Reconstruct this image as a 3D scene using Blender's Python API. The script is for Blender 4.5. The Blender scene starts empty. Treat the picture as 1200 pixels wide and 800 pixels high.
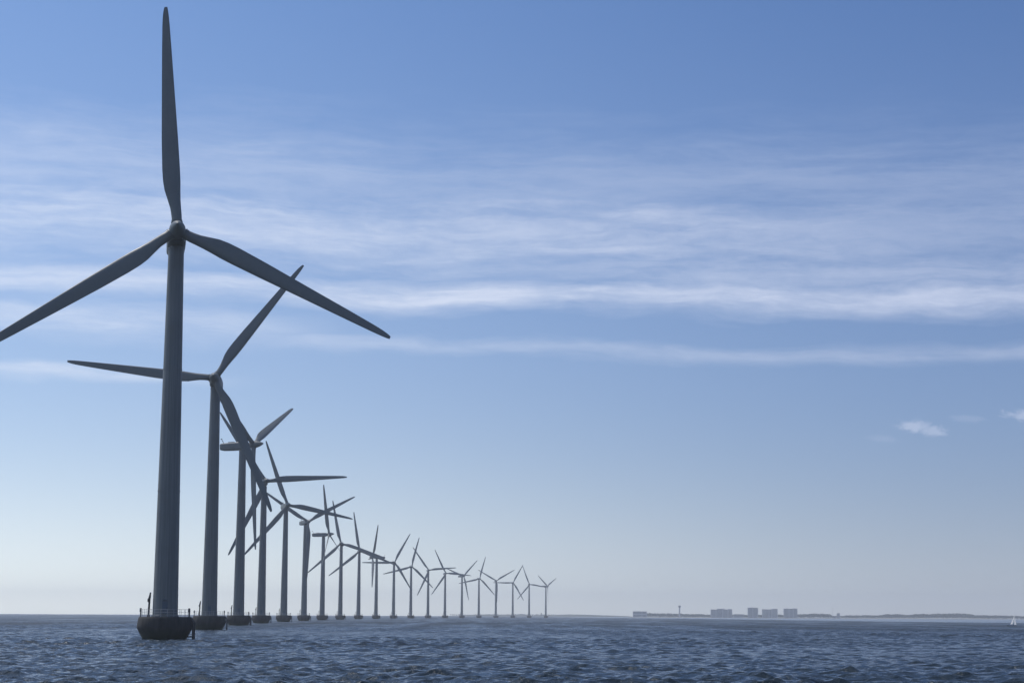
import bpy, bmesh, math, random
import numpy as np
from mathutils import Matrix, Vector

random.seed(7)
rng = np.random.default_rng(11)
R = math.radians
sc = bpy.context.scene
col = sc.collection

# ------------------------------------------------------------------ camera
F = 2240.0                      # focal length in photo pixels (photo 1200 wide)
CAM_H = 4.05
PITCH = 8.15
ROLL = 0.29
cam_d = bpy.data.cameras.new('camera')
cam_d.sensor_width = 36.0
cam_d.lens = 36.0 * F / 1200.0
cam_d.clip_start = 0.5
cam_d.clip_end = 60000
cam = bpy.data.objects.new('camera', cam_d)
col.objects.link(cam)
CM = Matrix.Rotation(R(90 + PITCH), 3, 'X') @ Matrix.Rotation(R(ROLL), 3, 'Z')
cam.matrix_world = Matrix.Translation((0, 0, CAM_H)) @ CM.to_4x4()
sc.camera = cam

# ------------------------------------------------------------------ world
SUN_EL, SUN_AZ = 60.0, -56.0    # azimuth from the view direction (+Y), negative = left
world = bpy.data.worlds.new('World')
sc.world = world
world.use_nodes = True
wt = world.node_tree
wt.nodes.clear()


class NT:
    """tiny helper for node maths"""
    def __init__(self, tree):
        self.t = tree

    def put(self, sock, v):
        if isinstance(v, bpy.types.NodeSocket):
            self.t.links.new(v, sock)
        elif v is not None:
            sock.default_value = v

    def m(self, op, a, b=None, c=None, clamp=False):
        n = self.t.nodes.new('ShaderNodeMath')
        n.operation = op
        n.use_clamp = clamp
        self.put(n.inputs[0], a)
        if b is not None: self.put(n.inputs[1], b)
        if c is not None: self.put(n.inputs[2], c)
        return n.outputs[0]

    def add(self, a, b): return self.m('ADD', a, b)
    def sub(self, a, b): return self.m('SUBTRACT', a, b)
    def mul(self, a, b): return self.m('MULTIPLY', a, b)

    def xyz(self, x, y, z):
        n = self.t.nodes.new('ShaderNodeCombineXYZ')
        self.put(n.inputs[0], x); self.put(n.inputs[1], y); self.put(n.inputs[2], z)
        return n.outputs[0]

    def noise(self, vec, scale, detail=4, rough=0.55, dist=0.0):
        n = self.t.nodes.new('ShaderNodeTexNoise')
        self.put(n.inputs['Vector'], vec)
        n.inputs['Scale'].default_value = scale
        n.inputs['Detail'].default_value = detail
        n.inputs['Roughness'].default_value = rough
        n.inputs['Distortion'].default_value = dist
        return n.outputs['Fac']

    def ss(self, v, lo, hi, a=0.0, b=1.0):
        n = self.t.nodes.new('ShaderNodeMapRange')
        n.interpolation_type = 'SMOOTHSTEP'
        self.put(n.inputs['Value'], v)
        self.put(n.inputs['From Min'], lo); self.put(n.inputs['From Max'], hi)
        self.put(n.inputs['To Min'], a); self.put(n.inputs['To Max'], b)
        return n.outputs['Result']

    def gauss(self, v, c, w):
        d = self.m('DIVIDE', self.sub(v, c), w)
        return self.m('POWER', math.e, self.mul(self.mul(d, d), -1.0))

    def mix(self, fac, a, b, blend='MIX'):
        n = self.t.nodes.new('ShaderNodeMix')
        n.data_type = 'RGBA'
        n.blend_type = blend
        self.put(n.inputs[0], fac)
        self.put(n.inputs[6], a); self.put(n.inputs[7], b)
        return n.outputs[2]


w = NT(wt)
tc = wt.nodes.new('ShaderNodeTexCoord')
sep = wt.nodes.new('ShaderNodeSeparateXYZ')
wt.links.new(tc.outputs['Generated'], sep.inputs[0])
dx, dy, dz = sep.outputs
zc = w.m('MAXIMUM', dz, 0.004)
sky = wt.nodes.new('ShaderNodeTexSky')
sky.sky_type = 'NISHITA'
sky.sun_disc = False
sky.sun_elevation = R(SUN_EL)
sky.sun_rotation = R(SUN_AZ)
sky.altitude = 0
sky.air_density = 1.0
sky.dust_density = 1.2
sky.ozone_density = 4.0
wt.links.new(w.xyz(dx, dy, w.add(0.07, w.mul(zc, 0.93))), sky.inputs[0])
# clouds: thin cirrus sheets, laid out by azimuth and elevation (degrees) round the whole sky
az = w.mul(w.m('ARCTAN2', dx, dy), 57.29578)
el = w.mul(w.m('ARCSINE', zc), 57.29578)
elt = w.add(el, w.mul(az, 0.012))
warp = w.sub(w.noise(w.xyz(w.mul(az, 0.11), w.mul(el, 0.30), 3.0), 1.0, 3), 0.5)
warp2 = w.sub(w.noise(w.xyz(w.mul(az, 0.45), w.mul(el, 1.1), 9.0), 1.0, 3), 0.5)
e1 = w.add(elt, w.add(w.mul(warp, 1.2), w.mul(warp2, 0.30)))
streak = w.noise(w.xyz(w.mul(az, 0.20), w.mul(e1, 1.9), 1.0), 1.0, 6, 0.62, 0.25)
fibre = w.noise(w.xyz(w.add(w.mul(az, 0.8), w.mul(e1, 0.9)), w.mul(e1, 5.5), 5.0), 1.0, 7, 0.70, 0.5)
torn = w.noise(w.xyz(w.mul(az, 1.5), w.mul(e1, 3.6), 14.0), 1.0, 8, 0.70, 0.3)
tex = w.sub(w.add(w.mul(streak, 0.60), w.add(w.mul(fibre, 0.24), w.mul(torn, 0.16))), 0.5)
patch = w.noise(w.xyz(w.mul(az, 0.07), w.mul(el, 0.3), 21.0), 1.0, 2)
broad = w.sub(w.noise(w.xyz(w.mul(az, 0.14), w.mul(el, 0.55), 33.0), 1.0, 4, 0.6), 0.5)
def band(e0, we, amp, lo=0.18, hi=0.95, k=2.7, src=None):
    """one sheet of cirrus: a soft belt round elevation e0 torn up by the streak and fibre noise"""
    g = w.gauss(src or e1, e0, we)
    t = w.add(g, w.mul(w.m('SQRT', g), w.mul(w.add(tex, w.mul(broad, 0.5)), k)))
    return w.mul(w.mul(w.m('SMOOTH_MIN', w.m('MAXIMUM', w.sub(t, lo), 0.0), 1.1, 0.4), w.add(0.79, w.mul(tex, 1.2))), amp)
bA = w.mul(band(11.35, 1.1, 0.60, 0.08), w.ss(az, 4.0, 15.0, 1.0, 0.55))
bA2 = w.mul(band(12.7, 1.5, 0.34, 0.05), w.ss(az, -16.0, 12.0, 0.95, 0.75))
bB = w.mul(band(9.5, 0.45, 0.95, 0.08, 0.85, 2.2), w.ss(az, -15.0, -3.0, 0.66, 0.92))
bB2 = w.mul(band(10.2, 0.6, 0.50, 0.08), w.ss(az, -5.0, 6.0))
bC = w.mul(band(7.9, 0.24, 0.40, 0.1, 0.95, 2.6), w.ss(az, -9.0, -5.0))
bC2 = w.mul(band(8.35, 0.5, 0.52, 0.08), w.ss(az, -10.0, -4.0, 1.0, 0.0))
bD = w.mul(band(6.75, 0.22, 0.62, 0.1, 0.95, 2.2), w.ss(az, -12.5, -7.0, 1.0, 0.0))
high = w.mul(w.mul(w.ss(el, 18.0, 30.0), w.mul(w.ss(patch, 0.4, 0.65), 0.4)), w.add(0.5, tex))
mx = lambda *v: v[0] if len(v) == 1 else w.m('MAXIMUM', v[0], mx(*v[1:]))
streaky = mx(bA, bA2, bB, bB2, bC, bC2, bD, high)
veil = w.mul(w.mul(w.ss(el, 3.0, 9.0), w.ss(el, 19.0, 12.0)), 0.06)
# two small puffs low on the right
puffn = w.noise(w.xyz(w.mul(az, 2.6), w.mul(el, 5.0), 2.0), 1.0, 8, 0.68, 0.4)
def puff(a0, e0, wa, we, s):
    p = w.mul(w.gauss(az, a0, wa), w.gauss(w.add(el, w.mul(w.sub(az, a0), 0.10)), e0, we))
    return w.mul(w.ss(w.add(p, w.mul(w.sub(puffn, 0.5), 1.7)), 0.25, 1.0), s)
pf = mx(puff(12.0, 5.55, 0.60, 0.22, 0.50), puff(12.45, 5.42, 0.5, 0.2, 0.42), puff(15.2, 5.80, 0.8, 0.20, 0.50), puff(13.5, 5.75, 0.7, 0.14, 0.16), puff(11.0, 5.2, 0.6, 0.12, 0.14))
cloud = w.m('MAXIMUM', w.add(streaky, veil), pf, clamp=True)
cloud = w.m('MINIMUM', cloud, 0.9)
ccol = w.mix(w.ss(az, -16.0, 16.0), (6.6, 7.2, 8.5, 1.0), (5.2, 5.8, 7.4, 1.0))
skyg = w.mix(1.0, sky.outputs[0], w.mix(w.ss(az, -24.0, 20.0), (0.73, 0.87, 1.04, 1.0), (0.48, 0.615, 0.82, 1.0)), 'MULTIPLY')
# pale low air towards the horizon, whiter on the sun's side
low = w.m('POWER', math.e, w.mul(el, -1.0 / 3.45))
lowc = w.mix(w.ss(az, -19.0, 17.0), (10.9, 11.2, 10.3, 1.0), (4.75, 4.95, 5.15, 1.0))
skyg = w.mix(w.mul(low, 0.95), skyg, lowc)
skyc = w.mix(cloud, skyg, ccol)
bg = wt.nodes.new('ShaderNodeBackground')
bg.inputs['Strength'].default_value = 0.116
wt.links.new(skyc, bg.inputs['Color'])
wo = wt.nodes.new('ShaderNodeOutputWorld')
wt.links.new(bg.outputs[0], wo.inputs['Surface'])

# ------------------------------------------------------------------ sun, exposure
sd = bpy.data.lights.new('sun', 'SUN')
sd.energy = 2.8
sd.angle = R(0.5)
sd.color = (1.0, 0.95, 0.88)
sun = bpy.data.objects.new('sun', sd)
col.objects.link(sun)
sdir = Vector((math.sin(R(SUN_AZ)) * math.cos(R(SUN_EL)), math.cos(R(SUN_AZ)) * math.cos(R(SUN_EL)), math.sin(R(SUN_EL))))
sun.rotation_euler = sdir.to_track_quat('Z', 'Y').to_euler()
sun.location = (0, 0, 200)
vs = sc.view_settings
vs.view_transform = 'Standard'
vs.look = 'None'
vs.exposure = 0.0
vs.gamma = 1.0
vs.use_curve_mapping = False
sc.cycles.use_denoising = True
sc.cycles.sample_clamp_direct = 1.6
sc.cycles.sample_clamp_indirect = 2.0
sc.cycles.max_bounces = 6
sc.cycles.volume_bounces = 2

# ------------------------------------------------------------------ helpers

def pixel_ray(px, py):
    v = CM @ Vector(((px - 600) / F, -(py - 400) / F, -1.0))
    return v

def bearing(px, py=721.0):
    v = pixel_ray(px, py)
    return math.atan2(v.x, v.y)

def ground(px, dist):
    """point on the water on the bearing of photo column px, `dist` metres ahead"""
    b = bearing(px)
    return Vector((math.tan(b) * dist, dist, 0.0))

def horizon(px):
    return 720.75 + (px - 600) * math.tan(R(ROLL))

def height_at(px, py, dist):
    return CAM_H + (horizon(px) - py) * dist / F

def finish(bm, name, mat, parent=None, smooth=None):
    me = bpy.data.meshes.new(name)
    bmesh.ops.recalc_face_normals(bm, faces=bm.faces)
    if smooth is not None:
        for f in bm.faces: f.smooth = True
        for e in bm.edges:
            if len(e.link_faces) == 2 and e.calc_face_angle(0) > R(smooth):
                e.smooth = False
    bm.to_mesh(me)
    bm.free()
    me.materials.append(mat)
    o = bpy.data.objects.new(name, me)
    col.objects.link(o)
    if parent: o.parent = parent
    return o

def tag(o, label=None, cat=None, group=None, kind=None):
    if label: o['label'] = label
    if cat: o['category'] = cat
    if group: o['group'] = group
    if kind: o['kind'] = kind
    return o

def empty(name, loc):
    o = bpy.data.objects.new(name, None)
    o.empty_display_size = 2
    o.location = loc
    col.objects.link(o)
    return o

def add_box(bm, c, s, rz=0.0, bev=0.0):
    r = bmesh.ops.create_cube(bm, size=1.0)
    M = Matrix.Translation(c) @ Matrix.Rotation(rz, 4, 'Z') @ Matrix.Diagonal((s[0], s[1], s[2], 1))
    bmesh.ops.transform(bm, matrix=M, verts=r['verts'])
    if bev:
        es = list({e for v in r['verts'] for e in v.link_edges})
        bmesh.ops.bevel(bm, geom=es, offset=bev, segments=2, affect='EDGES', profile=0.6)

def add_tube(bm, p0, p1, r0, r1=None, seg=8):
    p0, p1 = Vector(p0), Vector(p1)
    if r1 is None: r1 = r0
    q = (p1 - p0).to_track_quat('Z', 'Y')
    rings = []
    for p, r in ((p0, r0), (p1, r1)):
        rings.append([bm.verts.new(p + q @ Vector((math.cos(a) * r, math.sin(a) * r, 0)))
                      for a in [2 * math.pi * i / seg for i in range(seg)]])
    for i in range(seg):
        j = (i + 1) % seg
        bm.faces.new((rings[0][i], rings[0][j], rings[1][j], rings[1][i]))
    bm.faces.new(rings[0][::-1]); bm.faces.new(rings[1])

def add_lathe(bm, prof, seg=48, axis='Z', caps=True):
    rings = []
    for r, z in prof:
        ring = []
        for i in range(seg):
            a = 2 * math.pi * i / seg
            x, y = math.cos(a) * r, math.sin(a) * r
            ring.append(bm.verts.new((x, y, z) if axis == 'Z' else (x, z, y)))
        rings.append(ring)
    for k in range(len(rings) - 1):
        for i in range(seg):
            j = (i + 1) % seg
            bm.faces.new((rings[k][i], rings[k][j], rings[k + 1][j], rings[k + 1][i]))
    if caps:
        bm.faces.new(rings[0]); bm.faces.new(rings[-1])

# ------------------------------------------------------------------ materials

def new_mat(name):
    m = bpy.data.materials.new(name)
    m.use_nodes = True
    m.node_tree.nodes.clear()
    h = NT(m.node_tree)
    out = m.node_tree.nodes.new('ShaderNodeOutputMaterial')
    return m, h, out

def principled(h, base, rough, **kw):
    n = h.t.nodes.new('ShaderNodeBsdfPrincipled')
    h.put(n.inputs['Base Color'], base)
    h.put(n.inputs['Roughness'], rough)
    for k, v in kw.items():
        h.put(n.inputs[k.replace('_', ' ')], v)
    return n

def coords(h, which='Object'):
    return h.t.nodes.new('ShaderNodeTexCoord').outputs[which]

def plain(name, c, rough=0.5, var=0.12, scale=1.0, metal=0.0):
    """a weathered painted / mineral surface: soft patches and fine grain in colour and gloss"""
    m, h, out = new_mat(name)
    co = coords(h)
    n1 = h.noise(co, 0.35 * scale, 5, 0.6)
    n2 = h.noise(co, 3.5 * scale, 4, 0.6)
    f = h.add(h.mul(n1, 0.7), h.mul(n2, 0.3))
    lo = tuple(x * (1 - var) for x in c) + (1,)
    hi = tuple(min(1, x * (1 + var)) for x in c) + (1,)
    p = principled(h, h.mix(h.ss(f, 0.3, 0.7), lo, hi), h.ss(n1, 0.3, 0.7, rough * 0.8, min(1, rough * 1.2)), Metallic=metal)
    h.t.links.new(p.outputs[0], out.inputs['Surface'])
    return m

def tower_paint():
    """light grey tower paint with faint rain streaks running down and grime near the foot"""
    m, h, out = new_mat('tower_paint')
    co = coords(h)
    s = h.t.nodes.new('ShaderNodeSeparateXYZ'); h.t.links.new(co, s.inputs[0])
    ang = h.m('ARCTAN2', s.outputs[1], s.outputs[0])
    st = h.noise(h.xyz(h.mul(ang, 5.0), h.mul(s.outputs[2], 0.05), 0.0), 1.0, 5, 0.6)
    pt = h.noise(co, 0.25, 4)
    c = h.mix(h.ss(st, 0.35, 0.75), (0.19, 0.205, 0.20, 1), (0.125, 0.135, 0.13, 1))
    c = h.mix(h.mul(h.ss(pt, 0.5, 0.75), 0.4), c, (0.16, 0.155, 0.14, 1))
    p = principled(h, c, h.ss(pt, 0.3, 0.7, 0.42, 0.6))
    h.t.links.new(p.outputs[0], out.inputs['Surface'])
    return m

def concrete_mat():
    """dark wet concrete: drip streaks, a green algae belt, nearly black at the waterline"""
    m, h, out = new_mat('dark_concrete')
    co = coords(h)
    s = h.t.nodes.new('ShaderNodeSeparateXYZ'); h.t.links.new(co, s.inputs[0])
    z = s.outputs[2]
    ang = h.m('ARCTAN2', s.outputs[1], s.outputs[0])
    st = h.noise(h.xyz(h.mul(ang, 4.0), h.mul(z, 0.22), 0.0), 1.0, 6, 0.65)
    gr = h.noise(co, 2.2, 6, 0.65)
    c = h.mix(h.ss(st, 0.35, 0.7), (0.055, 0.054, 0.050, 1), (0.026, 0.026, 0.025, 1))
    c = h.mix(h.mul(h.ss(gr, 0.45, 0.75), 0.5), c, (0.05, 0.042, 0.034, 1))
    zz = h.add(z, h.mul(h.sub(gr, 0.5), 1.2))
    c = h.mix(h.ss(zz, 2.0, 0.5, 0.0, 0.85), c, (0.022, 0.035, 0.018, 1))
    b = h.t.nodes.new('ShaderNodeBump')
    b.inputs['Strength'].default_value = 0.35
    b.inputs['Distance'].default_value = 0.05
    h.t.links.new(gr, b.inputs['Height'])
    p = principled(h, c, h.ss(zz, 0.2, 1.6, 0.35, 0.85), Normal=b.outputs[0])
    h.t.links.new(p.outputs[0], out.inputs['Surface'])
    return m

def sea_mat(name, bump, rough, water=(0.020, 0.031, 0.039)):
    m, h, out = new_mat(name)
    co = coords(h)
    sp = h.t.nodes.new('ShaderNodeSeparateXYZ'); h.t.links.new(co, sp.inputs[0])
    x, y = sp.outputs[0], sp.outputs[1]
    v = h.xyz(h.mul(x, 0.75), y, 0.0)
    n1 = h.noise(v, 0.75, 3, 0.6, 0.4)
    n2 = h.noise(v, 2.4, 4, 0.62, 0.2)
    n3 = h.noise(v, 0.2, 3, 0.6, 0.3)
    gust = h.noise(h.xyz(h.mul(x, 0.006), h.mul(y, 0.010), 4.0), 1.0, 4, 0.6)
    g = h.ss(gust, 0.3, 0.7, 0.7, 1.25)
    ht = h.add(h.add(h.mul(n1, 1.0), h.mul(n2, 0.42)), h.mul(n3, 1.6))
    b = h.t.nodes.new('ShaderNodeBump')
    h.put(b.inputs['Strength'], 1.0)
    h.put(b.inputs['Distance'], h.mul(g, bump))
    h.t.links.new(ht, b.inputs['Height'])
    dist = h.m('SQRT', h.add(h.mul(x, x), h.mul(y, y)))
    if bump > 0.05:
        rough = h.ss(dist, 80.0, 900.0, rough, 0.50)
        # wind streaks and cat's-paws: the unresolved chop is steeper in some patches than in others
        wr = h.noise(h.xyz(h.mul(x, 0.05), h.mul(y, 0.0035), 8.0), 1.0, 8, 0.78, 0.3)
        rough = h.m('MULTIPLY', rough, h.ss(wr, 0.34, 0.66, 0.40, 1.35))
        h.put(b.inputs['Strength'], h.ss(dist, 150.0, 1500.0, 1.0, 0.35))
    p = principled(h, water + (1,), rough, IOR=1.333, Normal=b.outputs[0])
    h.t.links.new(p.outputs[0], out.inputs['Surface'])
    return m

def sail_mat():
    m, h, out = new_mat('sail_cloth')
    co = coords(h)
    n = h.noise(co, 2.0, 3)
    c = h.mix(n, (0.84, 0.85, 0.85, 1), (0.90, 0.90, 0.89, 1))
    p = principled(h, c, 0.7)
    t = h.t.nodes.new('ShaderNodeBsdfTranslucent'); h.put(t.inputs['Color'], c)
    mx = h.t.nodes.new('ShaderNodeMixShader'); mx.inputs[0].default_value = 0.75
    h.t.links.new(p.outputs[0], mx.inputs[1]); h.t.links.new(t.outputs[0], mx.inputs[2])
    h.t.links.new(mx.outputs[0], out.inputs['Surface'])
    return m

def leaf_mat(name):
    m, h, out = new_mat(name)
    co = coords(h)
    n = h.noise(co, 0.09, 4, 0.6)
    c = h.mix(h.ss(n, 0.35, 0.65), (0.065, 0.08, 0.045, 1), (0.11, 0.12, 0.065, 1))
    p = principled(h, c, 0.8)
    h.t.links.new(p.outputs[0], out.inputs['Surface'])
    return m

M_tower = tower_paint()
M_blade = plain('blade_gelcoat', (0.17, 0.185, 0.18), 0.5, 0.08, 0.6)
M_nac = plain('nacelle_paint', (0.17, 0.185, 0.18), 0.5, 0.08, 0.8)
M_conc = concrete_mat()
M_steel = plain('galvanised_steel', (0.42, 0.425, 0.43), 0.5, 0.2, 3.0, 0.6)
M_darksteel = plain('dark_painted_steel', (0.045, 0.045, 0.045), 0.55, 0.3, 2.0)
M_door = plain('door_paint', (0.10, 0.13, 0.16), 0.5, 0.15, 2.0)
M_sea = sea_mat('sea_water', 0.34, 0.07)
M_calm = sea_mat('calm_water', 0.004, 0.18, (0.02, 0.035, 0.05))
M_sand = plain('shore_ground', (0.19, 0.18, 0.13), 0.9, 0.25, 0.05)
M_scrub = plain('hill_scrub', (0.065, 0.075, 0.045), 0.9, 0.3, 0.03)
M_leaf = leaf_mat('distant_foliage')
M_wall = plain('pale_render_wall', (0.62, 0.61, 0.59), 0.8, 0.1, 0.2)
M_wall2 = plain('grey_panel_wall', (0.52, 0.52, 0.53), 0.8, 0.1, 0.2)
M_roof = plain('dark_roof_felt', (0.24, 0.24, 0.245), 0.85, 0.15, 0.2)
M_glass = plain('window_glass', (0.12, 0.13, 0.14), 0.25, 0.2, 0.3)
M_sail = sail_mat()
M_hull = plain('dark_hull_paint', (0.03, 0.045, 0.06), 0.3, 0.1, 2.0)
M_mast = plain('mast_alloy', (0.5, 0.5, 0.5), 0.35, 0.1, 2.0, 0.7)

# ------------------------------------------------------------------ sea
def smoothstep(t):
    t = np.clip(t, 0, 1)
    return t * t * (3 - 2 * t)

def build_sea():
    fine = np.arange(-19.5, 19.501, 0.075)
    coarse = np.concatenate([np.arange(20.0, 60, 1.5), np.arange(60, 300.1, 12.0), np.arange(301.5, 340.2, 1.5)])
    azs = np.radians(np.concatenate([fine, coarse]))
    rs = [60.0]
    while rs[-1] < 1200: rs.append(rs[-1] * 1.0015)
    while rs[-1] < 2600: rs.append(rs[-1] * 1.004)
    while rs[-1] < 9000: rs.append(rs[-1] * 1.05)
    rs = np.array([4.0, 15.0, 35.0] + rs)
    nr, na = len(rs), len(azs)
    A, RR = np.meshgrid(azs, rs)
    X = np.sin(A) * RR; Y = np.cos(A) * RR
    Z = np.zeros_like(X); DX = np.zeros_like(X); DY = np.zeros_like(X)
    gust = 1.0
    N = 110
    lam = np.exp(rng.uniform(np.log(0.6), np.log(4.6), N))
    lam[-30:] = np.exp(rng.uniform(np.log(5.0), np.log(16.0), 30))   # longer wind sea that carries to the distance
    th = R(80) + rng.normal(0, R(38), N)
    ph = rng.uniform(0, 2 * np.pi, N)
    slope = 0.31 / math.sqrt(80 / 2.0)
    sub = slice(3, nr)
    Xs, Ys, Rs = X[sub], Y[sub], RR[sub]
    infine = (np.abs(np.degrees(A[sub])) <= 19.51)
    spacing = np.where(Rs < 1200, Rs * 0.0015, Rs * 0.004)
    for l, t, p in zip(lam, th, ph):
        k = 2 * np.pi / l
        a = slope / k * (1.0 if l < 4 else 0.75 if l < 5 else 0.24)
        fade = smoothstep((l / spacing - 2.0) / 2.5) * infine * (1 - smoothstep((Rs - 1500) / 1000))
        arg = k * (Xs * math.cos(t) + Ys * math.sin(t)) + p
        c, s = np.cos(arg), np.sin(arg)
        Z[sub] += a * fade * c
        DX[sub] -= a * fade * s * math.cos(t) * 0.8
        DY[sub] -= a * fade * s * math.sin(t) * 0.8
    # groups: calmer and rougher patches
    g = 1 + 0.42 * np.sin(X * 0.021 + 1.3 * np.sin(Y * 0.013)) * np.sin(Y * 0.017 + 0.7)
    Z *= g; X = X + DX * g; Y = Y + DY * g
    verts = np.stack([X, Y, Z], -1).reshape(-1, 3)
    idx = np.arange(nr * na).reshape(nr, na)
    nxt = np.roll(idx, -1, axis=1)
    quads = np.stack([idx[:-1], idx[1:], nxt[1:], nxt[:-1]], -1).reshape(-1, 4)
    me = bpy.data.meshes.new('sea')
    nv, nq = len(verts), len(quads)
    me.vertices.add(nv + 1)
    allv = np.vstack([verts, [[0, 0, 0]]]).astype(np.float32)
    me.vertices.foreach_set('co', allv.ravel())
    tris = np.stack([idx[0], nxt[0], np.full(na, nv)], -1)
    me.loops.add(nq * 4 + na * 3)
    me.loops.foreach_set('vertex_index', np.concatenate([quads.ravel(), tris.ravel()]).astype(np.int32))
    me.polygons.add(nq + na)
    starts = np.concatenate([np.arange(nq) * 4, nq * 4 + np.arange(na) * 3]).astype(np.int32)
    me.polygons.foreach_set('loop_start', starts)
    me.update(calc_edges=True)
    me.polygons.foreach_set('use_smooth', np.ones(nq + na, dtype=bool))
    me.update()
    me.materials.append(M_sea)
    # make sure it faces up
    if me.polygons[1000].normal.z < 0: me.flip_normals()
    o = bpy.data.objects.new('sea', me)
    col.objects.link(o)
    tag(o, kind='structure')
build_sea()

# calm, sheltered water in front of the far shore on the right
def ribbon(name, near, far, z, mat):
    bm = bmesh.new()
    pr = None
    for (pn, dn), (pf, df) in zip(near, far):
        a = ground(pn, dn); b = ground(pf, df)
        va = bm.verts.new((a.x, a.y, z)); vb = bm.verts.new((b.x, b.y, z))
        if pr: bm.faces.new((pr[0], va, vb, pr[1]))
        pr = (va, vb)
    return finish(bm, name, mat)
LAND_D = 6000.0
cpx = [560, 620, 680, 740, 800, 850, 900, 950, 1000, 1050, 1100, 1150, 1200, 1260, 1340]
cds = [8300, 7000, 5200, 4300, 3700, 3150, 2700, 2350, 2080, 1880, 1760, 1680, 1630, 1600, 1600]
o = ribbon('calm_water', list(zip(cpx, cds)), [(p, 8400) for p in cpx], 0.05, M_calm)
tag(o, kind='structure')

# ------------------------------------------------------------------ far shore
def land(name, pts, dist, depth, mat):
    """low ground: front shore, rise, plateau, back slope; pts = [(photo column, top height m)]"""
    bm = bmesh.new()
    prev = None
    for px, hgt in pts:
        row = []
        for t, k in ((0, -0.12), (0.03, 0.25), (0.14, 0.7), (0.4, 1.0), (0.8, 0.9), (1.0, -0.12)):
            p = ground(px, dist + depth * t)
            zz = hgt * k * (1 + random.uniform(-0.12, 0.12)) if k > 0 else -0.6
            row.append(bm.verts.new((p.x, p.y, zz)))
        if prev:
            for i in range(len(row) - 1):
                bm.faces.new((prev[i], row[i], row[i + 1], prev[i + 1]))
        prev = row
    o = finish(bm, name, mat, smooth=60)
    return tag(o, kind='structure')

near_pts = [(736, 0.6), (742, 1.6)] + [(x, 2.0 + 0.5 * math.sin(x * 0.05)) for x in range(752, 1330, 8)]
land('shore', near_pts, LAND_D, 900, M_sand)
far_prof = [(520, 1.0), (535, 3.0), (550, 6.0), (570, 9.0), (585, 8.0), (600, 9.5), (612, 11), (622, 6), (640, 5), (655, 8), (668, 10), (690, 9), (705, 7), (722, 6), (738, 3), (752, 1)]
land('far_hills', far_prof, 7600, 700, M_scrub)

def wood(name, prof, dist, depth, rows, spacing, label, base=1.0, leafn=26):
    """a distant belt of trees: crowns of many leaf-clump faces over short trunks, one mass"""
    bm = bmesh.new()
    xs = [p[0] for p in prof]; hs = [p[1] for p in prof]
    for r in range(rows):
        d = dist + depth * r / max(1, rows - 1)
        px = xs[0]
        while px < xs[-1]:
            hgt = float(np.interp(px, xs, hs)) * random.uniform(0.80, 1.04)
            if hgt > 1.5:
                p = ground(px, d + random.uniform(-8, 8))
                rw = min(hgt * 0.42, 5.0) * random.uniform(0.8, 1.2)
                add_tube(bm, (p.x, p.y, base - 0.8), (p.x, p.y, base + hgt * 0.45), 0.3, 0.15, 5)
                for k in range(leafn):
                    u = Vector((random.gauss(0, 1), random.gauss(0, 1), random.gauss(0, 1))).normalized() * random.uniform(0.55, 1.0)
                    c = Vector((p.x + u.x * rw, p.y + u.y * rw, base + hgt * (0.56 + 0.42 * u.z)))
                    s = rw * random.uniform(0.28, 0.5)
                    n = Vector((random.gauss(0, 1), random.gauss(0, 1), random.gauss(0, 1))).normalized()
                    t = n.orthogonal().normalized(); b = n.cross(t)
                    vsx = [bm.verts.new(c + t * (s * math.cos(a)) + b * (s * math.sin(a))) for a in (0.2, 1.7, 3.3, 4.7)]
                    bm.faces.new(vsx)
            px += spacing * random.uniform(0.7, 1.3) * F / d
    o = finish(bm, name, M_leaf)
    return tag(o, label, 'woodland', kind='stuff')

D1 = LAND_D + 260
H = lambda x, y: height_at(x, y, D1) - 2.0
wp1 = [(x, H(x, y)) for x, y in ((756, 717.6), (790, 718.2), (833, 719.2), (859, 719.6), (872, 719.8), (876, 719.4), (936, 719.4), (940, 718.6), (957, 718.0), (973, 719.0), (975, 720.9), (988, 720.9), (992, 720.2), (1030, 720.2), (1038, 718.9), (1057, 718.8), (1062, 719.9), (1072, 718.7), (1095, 718.4), (1118, 717.7), (1131, 717.8), (1144, 719.9), (1165, 720.3), (1200, 721.1), (1330, 722.6))]
wood('shore_wood', wp1, D1, 240, 4, 5.0, 'long hazy belt of trees along the far shore on the right', base=1.8)
wp2 = [(x, max(2.0, height_at(x, y, 7900) - hh)) for x, y, hh in ((528, 719.5, 1), (550, 718.8, 6), (575, 717.6, 8), (590, 718.0, 8), (610, 716.8, 10), (622, 718.2, 6), (645, 718.6, 5), (668, 718.2, 9), (690, 718.3, 9), (712, 719.5, 7), (738, 720.6, 4))]
wood('far_wood', wp2, 7900, 200, 3, 8.0, 'faint low tree line on the horizon behind the farthest turbines', base=3.5, leafn=16)

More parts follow.
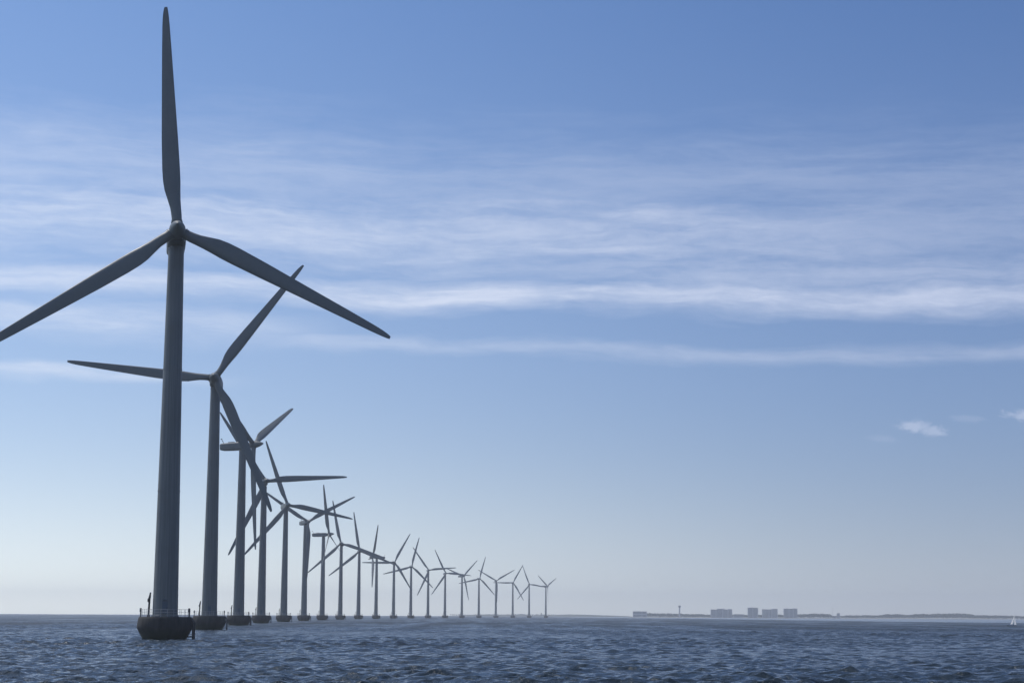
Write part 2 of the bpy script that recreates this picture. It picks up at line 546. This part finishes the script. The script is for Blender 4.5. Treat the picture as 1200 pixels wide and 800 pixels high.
# ---- buildings on the shore
def block(name, x0, x1, ytop, label, mat, dist, depth, steps=None, group=None, cat='building', base=0.8, storey=3.0, fins=()):
    """a slab block: wall, parapet roof, roof house, one ribbon of glazing per storey"""
    pc = ground((x0 + x1) / 2, dist)
    wdt = (x1 - x0) * dist / F
    top = height_at((x0 + x1) / 2, ytop, dist)
    t = empty(name, (pc.x, pc.y, base))
    t.rotation_euler.z = -bearing((x0 + x1) / 2)
    tag(t, label, cat, group)
    hh = top - base
    bm = bmesh.new()
    add_box(bm, (0, 0, hh / 2 - 0.5), (wdt, depth, hh - 1.0 + 1.0))
    for fx in fins:       # projecting stair / gable walls
        add_box(bm, (fx * wdt / 2, -depth / 2 - 0.6, hh / 2 - 0.4), (2.4, 1.2, hh))
    finish(bm, 'wall', mat, t)
    bm = bmesh.new()
    add_box(bm, (0, 0, hh - 0.3), (wdt + 0.8, depth + 0.8, 0.9))
    rf = finish(bm, 'roof', M_roof, t)
    if steps:
        for sx, sw, sh in steps:
            bm = bmesh.new()
            add_box(bm, (sx * wdt / 2, 0, hh + sh / 2 + 0.1), (sw * wdt, depth * 0.7, sh))
            finish(bm, 'roof_house', mat, t)
    n = max(1, int(hh / storey))
    for k in range(n):
        z = (k + 0.55) * hh / n
        edges = sorted([-0.97] + list(fins) + [0.97])
        for a, b in zip(edges[:-1], edges[1:]):
            if b - a < 0.15: continue
            a2, b2 = a * wdt / 2 + 1.5, b * wdt / 2 - 1.5
            if b2 - a2 < 1: continue
            bm = bmesh.new()
            add_box(bm, ((a2 + b2) / 2, -depth / 2 - 0.05, z), (b2 - a2, 0.12, hh / n * 0.42))
            finish(bm, 'window', M_glass, t)
    return t

GB = 'apartment blocks on the far shore'
DB = LAND_D + 160
block('apartment_block', 833, 858, 713.9, 'widest hazy apartment block on far shore, leftmost of four, low rooftop box', M_wall2, DB, 16, steps=[(-0.05, 0.35, 2.6), (0.75, 0.2, 1.6)], group=GB, fins=(-0.5, 0.1, 0.6))
block('apartment_block', 876.3, 888.3, 711.9, 'tallest hazy apartment block on far shore, second of four, beside long low shed', M_wall2, DB, 15, steps=[(-0.2, 0.3, 1.2)], group=GB, fins=(0.0,))
block('apartment_block', 893.2, 911.2, 713.7, 'hazy apartment block on far shore, third of four, taller right end', M_wall, DB, 15, steps=[(0.62, 0.36, 1.8)], group=GB, fins=(-0.1, 0.25))
block('apartment_block', 918.4, 934.4, 713.1, 'hazy apartment block on far shore, rightmost of four', M_wall2, DB, 16, steps=[(0.5, 0.3, 1.4), (-0.6, 0.2, 1.2)], group=GB, fins=(-0.2, 0.4))
block('low_shed', 859.5, 872.0, 719.3, 'long low shed between the first and second apartment blocks', M_wall2, DB - 20, 14, storey=6, cat='shed')
block('warehouse', 741.8, 758.0, 716.0, 'flat-roofed warehouse at the left tip of the far shore', M_wall2, DB, 22, storey=7, cat='warehouse', fins=(0.3,))
block('shore_house', 980.6, 984.2, 718.2, 'small upright house on far shore right of the apartment blocks', M_wall2, DB - 40, 9, cat='house')
block('boat_shed', 976.0, 979.6, 721.2, 'tiny low boat shed left of the small shore house', M_roof, DB - 40, 8, storey=5, cat='shed')

def shore_tower():
    px = 796.4
    p = ground(px, DB)
    t = empty('lookout_tower', (p.x, p.y, 0.8))
    tag(t, 'slim tower with a wider dark head rising above the shore trees', 'tower')
    top = height_at(px, 709.0, DB) - 0.8
    bm = bmesh.new()
    add_lathe(bm, [(3.2, -1), (2.6, 2), (2.3, top - 8.5), (2.3, top - 7.0)], 20)
    finish(bm, 'shaft', M_wall2, t, 40)
    bm = bmesh.new()
    add_lathe(bm, [(2.4, top - 7.4), (4.2, top - 5.6), (4.4, top - 2.0), (4.1, top - 1.2)], 20)
    finish(bm, 'head', M_roof, t, 40)
    bm = bmesh.new()
    add_lathe(bm, [(4.3, top - 1.15), (2.2, top - 0.3), (0.4, top)], 20)
    finish(bm, 'roof', M_roof, t, 40)
    px = 975.9
    p = ground(px, DB - 50)
    t = empty('signal_mast', (p.x, p.y, 0.8))
    tag(t, 'thin bare mast standing by the boat shed on far shore', 'mast')
    h = height_at(px, 711.8, DB)
    bm = bmesh.new(); add_tube(bm, (0, 0, -1), (0, 0, h), 0.45, 0.25)
    finish(bm, 'pole', M_steel, t, 50)
    bm = bmesh.new(); add_tube(bm, (-2.2, 0, h * 0.8), (2.2, 0, h * 0.8), 0.16)
    finish(bm, 'crossarm', M_steel, t, 50)
    px = 634.3
    p = ground(px, 7650)
    t = empty('beacon', (p.x, p.y, 1.0))
    tag(t, 'tiny dark beacon on horizon just left of the farthest turbine', 'beacon')
    bm = bmesh.new(); add_lathe(bm, [(2.6, -1), (1.8, 6), (1.6, 11)], 16)
    finish(bm, 'shaft', M_darksteel, t, 40)
    bm = bmesh.new(); add_lathe(bm, [(2.3, 11.02), (2.3, 12.6), (0.5, 14)], 16)
    finish(bm, 'lantern', M_darksteel, t, 40)
shore_tower()

# ------------------------------------------------------------------ wind turbines
HUB_H = 64.0
PLAT = 3.58

def blade_mesh():
    """38 m blade along +Z from the hub axis; leading edge +X, trailing edge -X, suction side -Y"""
    rr = [1.0, 1.9, 2.6, 3.6, 5.0, 6.5, 8.0, 10.0, 12.5, 15, 18, 21, 24, 27, 30, 32.5, 34.5, 36, 36.9, 37.4, 37.65]
    kc = [0, 2, 3.6, 5, 6.5, 8, 10, 15, 23, 30, 34.5, 36.5, 37.5, 38]
    cc = [1.55, 1.6, 1.75, 2.1, 2.55, 2.8, 2.85, 2.62, 2.05, 1.55, 1.18, 0.92, 0.55, 0.15]
    bm = bmesh.new()
    rings = []
    n = 20
    for r in rr:
        c = float(np.interp(r, kc, cc))
        rnd = 1.0 - float(smoothstep(np.array((r - 1.9) / 4.6)))       # 1 = round root
        thick = rnd * 1.55 + (1 - rnd) * c * float(np.interp(r, [6, 15, 38], [0.34, 0.21, 0.13]))
        tw = R(float(np.interp(r, [2, 8, 20, 38], [14, 10, 3, -0.5])))
        ring = []
        for i in range(n):
            a = 2 * math.pi * i / n
            # airfoil: blunt leading edge, sharp trailing edge
            u = 0.5 * (1 + math.cos(a))            # 1 = leading, 0 = trailing
            xa = (u - 0.68) * c
            s = 1 - u
            yt = 5 * (0.2969 * math.sqrt(s) - 0.126 * s - 0.3516 * s * s + 0.2843 * s ** 3 - 0.1036 * s ** 4)
            ya = yt * thick * (1 if math.sin(a) >= 0 else -1)
            xr, yr = math.cos(a) * c / 2, math.sin(a) * thick / 2
            x = rnd * xr + (1 - rnd) * xa
            y = rnd * yr + (1 - rnd) * ya
            ring.append(bm.verts.new((x * math.cos(tw) - y * math.sin(tw), x * math.sin(tw) + y * math.cos(tw), r)))
        rings.append(ring)
    for k in range(len(rings) - 1):
        for i in range(n):
            j = (i + 1) % n
            bm.faces.new((rings[k][i], rings[k][j], rings[k + 1][j], rings[k + 1][i]))
    bm.faces.new(rings[0]); bm.faces.new(rings[-1])
    for z, rad in ((1.22, 0.93), (1.5, 0.86)):       # bolted root collar
        add_tube(bm, (0, 0, z), (0, 0, z + 0.16), rad, rad, 24)
    return bm

def nacelle_bm():
    """rounded housing, narrower at the front collar, chamfered at the rear; axis along Y"""
    bm = bmesh.new()
    secs = [(-2.75, 0.95, 0.95, 0.0), (-2.6, 1.15, 1.12, 0.0), (-1.6, 1.42, 1.36, 0.02), (0, 1.52, 1.45, 0.05), (4, 1.52, 1.45, 0.05), (7.6, 1.46, 1.36, 0.08), (8.5, 1.30, 1.18, 0.12), (8.7, 1.08, 0.98, 0.15)]
    rings = []
    n = 28
    for y, hw, hz, oz in secs:
        ring = []
        for i in range(n):
            a = 2 * math.pi * i / n
            e = 0.42
            cx = math.copysign(abs(math.cos(a)) ** e, math.cos(a)); sz = math.copysign(abs(math.sin(a)) ** e, math.sin(a))
            ring.append(bm.verts.new((cx * hw, y, sz * hz + oz)))
        rings.append(ring)
    for k in range(len(rings) - 1):
        for i in range(n):
            j = (i + 1) % n
            bm.faces.new((rings[k][i], rings[k][j], rings[k + 1][j], rings[k + 1][i]))
    bm.faces.new(rings[0]); bm.faces.new(rings[-1])
    return bm

def railing_bm(rad=3.85, z0=PLAT, h=1.15):
    bm = bmesh.new()
    n = 24
    pts = [(math.cos(2 * math.pi * i / n) * rad, math.sin(2 * math.pi * i / n) * rad) for i in range(n)]
    for i, (x, y) in enumerate(pts):
        add_tube(bm, (x, y, z0), (x, y, z0 + h), 0.028, seg=6)
        x2, y2 = pts[(i + 1) % n]
        for k in (1.0, 0.62, 0.28):
            add_tube(bm, (x, y, z0 + h * k), (x2, y2, z0 + h * k), 0.02, seg=5)
    return bm

def make_turbine():
    root = empty('wind_turbine', (0, 0, 0))
    bm = bmesh.new()
    add_lathe(bm, [(3.0, -1.6), (3.15, -0.5), (3.33, 0.0), (4.28, 1.85), (4.31, 2.05), (4.14, 3.25), (4.05, 3.50), (3.98, PLAT)], 56)
    fnd = finish(bm, 'foundation', M_conc, root, 25)
    finish(railing_bm(), 'railing', M_steel, fnd, 50)
    for s in (-1, 1):            # navigation lanterns on the rail
        bm = bmesh.new()
        x = s * 3.78
        add_tube(bm, (x, -0.3, PLAT), (x, -0.3, PLAT + 0.75), 0.09)
        add_tube(bm, (x, -0.3, PLAT + 0.75), (x, -0.3, PLAT + 1.28), 0.17, 0.15, 12)
        add_tube(bm, (x, -0.3, PLAT + 1.28), (x, -0.3, PLAT + 1.36), 0.2, 0.06, 12)
        finish(bm, 'lantern', M_darksteel, fnd, 40)
    bm = bmesh.new()             # davit with its jib folded up beside the post
    dxp = -2.4
    add_tube(bm, (dxp - 0.1, -0.5, PLAT), (dxp - 0.1, -0.5, PLAT + 0.35), 0.24, 0.2, 12)
    add_tube(bm, (dxp - 0.1, -0.5, PLAT + 0.3), (dxp, -0.5, PLAT + 3.0), 0.17, 0.15, 10)
    add_tube(bm, (dxp, -0.5, PLAT + 2.9), (dxp + 0.12, -0.5, PLAT + 3.75), 0.18, 0.1, 10)
    add_tube(bm, (dxp + 0.1, -0.5, PLAT + 3.7), (dxp - 0.26, -0.5, PLAT + 2.3), 0.11, 0.09, 8)
    add_box(bm, (dxp - 0.18, -0.5, PLAT + 2.55), (0.26, 0.3, 0.5), bev=0.04)
    finish(bm, 'davit', M_darksteel, fnd, 40)
    bm = bmesh.new()             # boat landing: fender tubes, ladder rungs, struts back to the concrete
    for y in (-0.55, 0.55):
        add_tube(bm, (4.5, y, -1.5), (4.5, y, 2.7), 0.16, 0.16, 12)
        add_tube(bm, (4.5, y, 2.7), (4.0, y, 3.5), 0.15, 0.12, 10)
        add_tube(bm, (4.5, y, 0.55), (3.45, y * 0.9, 0.55), 0.08)
        add_tube(bm, (4.5, y, 2.2), (4.2, y, 2.2), 0.08)
    for k in range(13):
        add_tube(bm, (4.5, -0.5, -0.5 + 0.27 * k), (4.5, 0.5, -0.5 + 0.27 * k), 0.025, seg=6)
    finish(bm, 'boat_landing', M_darksteel, fnd, 40)

    bm = bmesh.new()
    z0, z1, r0, r1 = PLAT + 0.005, 61.7, 1.97, 1.23
    prof = [(r0 + 0.14, z0), (r0 + 0.14, z0 + 0.22), (r0, z0 + 0.26)]
    for k in range(1, 25):
        t = k / 24
        z = z0 + 0.26 + (z1 - z0 - 0.26) * t
        r = r0 + (r1 - r0) * t
        if k in (8, 16):
            prof += [(r + 0.002, z - 0.09), (r + 0.035, z - 0.08), (r + 0.035, z + 0.08), (r - 0.002, z + 0.09)]
        else:
            prof.append((r, z))
    prof += [(r1 + 0.10, z1 + 0.02), (r1 + 0.10, z1 + 0.2), (0.9, z1 + 0.24), (0.85, 62.75)]
    add_lathe(bm, prof, 56)
    tw = finish(bm, 'tower', M_tower, root, 22)
    bm = bmesh.new()             # entrance door with lamp hood, facing the camera side
    a = R(-82)
    cx, cy = math.cos(a) * 1.97, math.sin(a) * 1.97
    add_box(bm, (cx, cy, PLAT + 1.42), (0.16, 0.85, 2.0), a, 0.03)
    add_box(bm, (math.cos(a) * 2.06, math.sin(a) * 2.06, PLAT + 2.62), (0.34, 0.8, 0.12), a, 0.02)
    dr = finish(bm, 'door', M_door, tw)
    bm = bmesh.new()
    a2 = a + R(8.5)
    add_box(bm, (math.cos(a2) * 2.08, math.sin(a2) * 2.08, PLAT + 1.4), (0.06, 0.05, 0.22), a)

    finish(bm, 'handle', M_darksteel, dr)
    # 'handle' sits one level too deep for a sub-part: hang it on the tower instead
    root_handle = dr.children[0]; root_handle.parent = tw

    nac = finish(nacelle_bm(), 'nacelle', M_nac, root, 35)
    bm = bmesh.new()             # raked wind vane mast at the rear of the roof
    add_tube(bm, (0, 7.6, 1.35), (0, 8.5, 3.05), 0.13, 0.07)
    add_tube(bm, (-0.5, 8.2, 2.45), (0.5, 8.2, 2.45), 0.05)
    add_box(bm, (0, 8.55, 3.0), (0.06, 0.6, 0.3))
    finish(bm, 'wind_vane', M_darksteel, nac, 40)
    bm = bmesh.new()
    add_box(bm, (0, 4.4, 1.58), (1.5, 2.2, 0.3), 0, 0.06)
    finish(bm, 'roof_hatch', M_nac, nac, 40)

    bm = bmesh.new()             # hub and long pointed spinner, axis along Y, rotor plane at the origin
    add_lathe(bm, [(0.95, 1.5), (1.22, 1.0), (1.28, 0.2), (1.27, -0.8), (1.15, -1.5), (0.92, -2.4), (0.6, -3.2), (0.3, -3.75), (0.08, -4.0)], 36, axis='Y')
    hub = finish(bm, 'hub', M_nac, root, 30)
    bl = finish(blade_mesh(), 'blade', M_blade, hub, 40)
    for k in (1, 2):
        b = bl.copy(); col.objects.link(b); b.parent = hub
        b.rotation_euler.y = -2 * math.pi * k / 3
    return root

def copy_tree(o, parent=None):
    c = o.copy()
    col.objects.link(c)
    if parent: c.parent = parent
    for ch in list(o.children): copy_tree(ch, c)
    return c

# base column in the photo, yaw seen from the camera (deg, + = nose to the right), blade angles (one of three)
TURB = [
    (193.5, 1, 94.2), (245.2, -4, 54.0), (279.5, 62, 26.0), (306.0, 8, 4.0), (332.4, 12, 349.0),
    (356.0, 21, 27.5), (377.4, 76, 100.0), (398.6, -6, 102.0), (419.9, 5, 99.0), (440.5, -83, 62.0),
    (461.0, 8, 61.0), (481.2, 10, 75.0), (501.4, 8, 125.0), (521.3, 12, 115.0), (541.1, 38, 41.0),
    (561.0, 18, 73.0), (581.0, 12, 30.0), (600.8, 10, 60.0), (620.0, 8, 110.0), (639.6, 55, 26.0)]
LABELS = [
    'nearest and largest grey wind turbine at left, one blade pointing straight up',
    'second nearest wind turbine, one blade level to the left behind the nearest tower',
    'third nearest wind turbine, turned sideways with long spinner pointing right, one blade straight down',
    'fourth nearest wind turbine, one blade level to the right, another up to the left',
    'fifth nearest wind turbine, blades pointing up-left, right and down-left',
    'sixth nearest wind turbine, two blades spread in a wide V, third hanging down its tower',
    'seventh nearest wind turbine, seen side-on with level nacelle pointing right, blade tilted straight up',
    'eighth nearest wind turbine, one blade steeply up, lower left blade crossing the seventh tower',
    'ninth nearest wind turbine, one blade almost straight up, left of the side-on tenth',
    'tenth nearest wind turbine, seen edge-on with nacelle sticking out to the right',
    'eleventh from the nearest wind turbine, one blade level left, one up to the right',
    'twelfth from the nearest wind turbine, one blade leaning slightly right of upright',
    'thirteenth from the nearest wind turbine, one blade level right, one up to the left',
    'fourteenth from the nearest wind turbine, one blade up-left and one nearly level right',
    'fifteenth from the nearest wind turbine, partly turned, one blade up at forty-five degrees right',
    'sixteenth from the nearest, fifth farthest wind turbine, tall blade leaning right',
    'fourth farthest wind turbine, two upper blades in a wide V, third down the tower',
    'third farthest wind turbine, one blade level left, one rising to meet its neighbour',
    'second farthest wind turbine, one blade up-left touching the tip of its left neighbour',
    'farthest and smallest wind turbine at right end of the row, turned partly away']

FEATHER = {2: (-42, -42, -75), 6: (-75, -30, -30), 9: (-75,) * 3, 19: (-40,) * 3}   # one angle per blade
proto = make_turbine()
from bpy_extras.object_utils import world_to_camera_view
for i, (px, yaw, phase) in enumerate(TURB):
    t = proto if i == 0 else copy_tree(proto)
    d = 301.0 + 191.2 * i
    t.location = ground(px, d)
    tag(t, LABELS[i], 'wind turbine', 'offshore wind turbines in a receding row')
    # bearing of the machine, so that yaw is measured from the line of sight
    yw = R(yaw) - math.atan2(t.location.x, t.location.y)
    for ch in t.children:
        n = ch.name.split('.')[0]
        if n == 'nacelle':
            ch.location = (0, 0, HUB_H - 0.4)
            ch.rotation_euler = (R(-2), 0, yw)
        elif n == 'hub':
            M = (Matrix.Translation((0, 0, HUB_H - 0.35)) @ Matrix.Rotation(yw, 4, 'Z') @ Matrix.Rotation(R(-5), 4, 'X')
                 @ Matrix.Translation((0, -4.3, 0)) @ Matrix.Rotation(R(90 - phase), 4, 'Y'))
            ch.matrix_local = M
            k = 0
            for b in ch.children:            # parked machines have their blades turned out of the wind
                b.matrix_local = Matrix.Rotation(-2 * math.pi * k / 3, 4, 'Y') @ Matrix.Rotation(R(FEATHER.get(i, (0, 0, 0))[k]), 4, 'Z')
                k += 1
        elif n == 'foundation' and i:
            ch.rotation_euler.z = R(random.uniform(-14, 14))

# ------------------------------------------------------------------ sailing boat
def sail_bm(pts, belly, n=8, th=0.012):
    """a triangular sail between three corners (tack, clew, head), bellied sideways, with thickness"""
    A, B, Cc = [Vector(p) for p in pts]
    nrm = (B - A).cross(Cc - A).normalized()
    bm = bmesh.new()
    for side in (0, 1):
        rows = []
        for i in range(n + 1):
            v = i / n
            row = []
            m = n - i
            for j in range(m + 1):
                u = (j / m if m else 0) * (1 - v)
                p = A + (B - A) * u + (Cc - A) * v
                ww = 1 - u - v
                p = p + nrm * (belly * 27 * u * v * max(ww, 0) * 0.5 + belly * 2.2 * u * max(ww, 0) * (1 - v)) + nrm * (th * side)
                row.append(bm.verts.new(p))
            rows.append(row)
        for i in range(n):
            for j in range(len(rows[i]) - 1):
                f = [rows[i][j], rows[i][j + 1], rows[i + 1][j]]
                bm.faces.new(f)
                if j + 1 < len(rows[i + 1]):
                    bm.faces.new([rows[i][j + 1], rows[i + 1][j + 1], rows[i + 1][j]])
    return bm

def sailboat():
    d = 960.0
    p = ground(1185.6, d)
    t = empty('sailboat', (p.x, p.y, 0))
    t.rotation_euler = (R(22), 0, R(28))
    t.scale = (1.5, 1.5, 1.25)
    tag(t, 'small sailing dinghy with two white sails near the right edge', 'sailboat')
    # hull along X, bow to the right
    bm = bmesh.new()
    secs = [(-1.75, 0.55, 0.42), (-1.0, 0.70, 0.44), (0, 0.76, 0.46), (0.9, 0.58, 0.50), (1.5, 0.28, 0.55), (1.85, 0.03, 0.60)]
    rings = []
    for x, hw, top in secs:
        rings.append([bm.verts.new((x, y * hw, z)) for y, z in ((-1, top), (-0.92, 0.18), (-0.55, -0.12), (0, -0.2), (0.55, -0.12), (0.92, 0.18), (1, top), (0.5, top + 0.04), (-0.5, top + 0.04))])
    for k in range(len(rings) - 1):
        for i in range(9):
            j = (i + 1) % 9
            bm.faces.new((rings[k][i], rings[k][j], rings[k + 1][j], rings[k + 1][i]))
    bm.faces.new(rings[0]); bm.faces.new(rings[-1])
    finish(bm, 'hull', M_hull, t, 40)
    bm = bmesh.new()
    add_tube(bm, (0.15, 0, 0.4), (0.02, 0, 5.25), 0.05, 0.03)
    finish(bm, 'mast', M_mast, t, 40)
    bm = bmesh.new()
    add_tube(bm, (0.1, 0, 0.95), (-1.45, -0.5, 0.9), 0.035)
    finish(bm, 'boom', M_mast, t, 40)
    finish(sail_bm([(0.03, 0, 1.0), (-1.4, -0.5, 0.95), (0.0, 0, 5.1)], 0.12), 'mainsail', M_sail, t, 60)
    finish(sail_bm([(1.75, 0, 0.65), (0.35, -0.45, 0.8), (0.1, 0, 3.9)], 0.10), 'jib', M_sail, t, 60)
sailboat()

# ------------------------------------------------------------------ haze
def haze():
    bm = bmesh.new()
    add_box(bm, (0, 0, 54.0), (18600, 18600, 111.0))   # z from -1.5 to 109.5
    m = bpy.data.materials.new('haze_air')
    m.use_nodes = True
    nt = m.node_tree
    nt.nodes.clear()
    out = nt.nodes.new('ShaderNodeOutputMaterial')
    v = nt.nodes.new('ShaderNodeVolumePrincipled')
    v.inputs['Color'].default_value = (0.93, 0.96, 1.0, 1)
    v.inputs['Density'].default_value = 1.05e-4
    v.inputs['Density Attribute'].default_value = ''
    v.inputs['Anisotropy'].default_value = 0.35
    nt.links.new(v.outputs[0], out.inputs['Volume'])
    try: m.cycles.homogeneous_volume = True
    except Exception: pass
    o = finish(bm, 'haze', m)
    tag(o, kind='stuff')
haze()
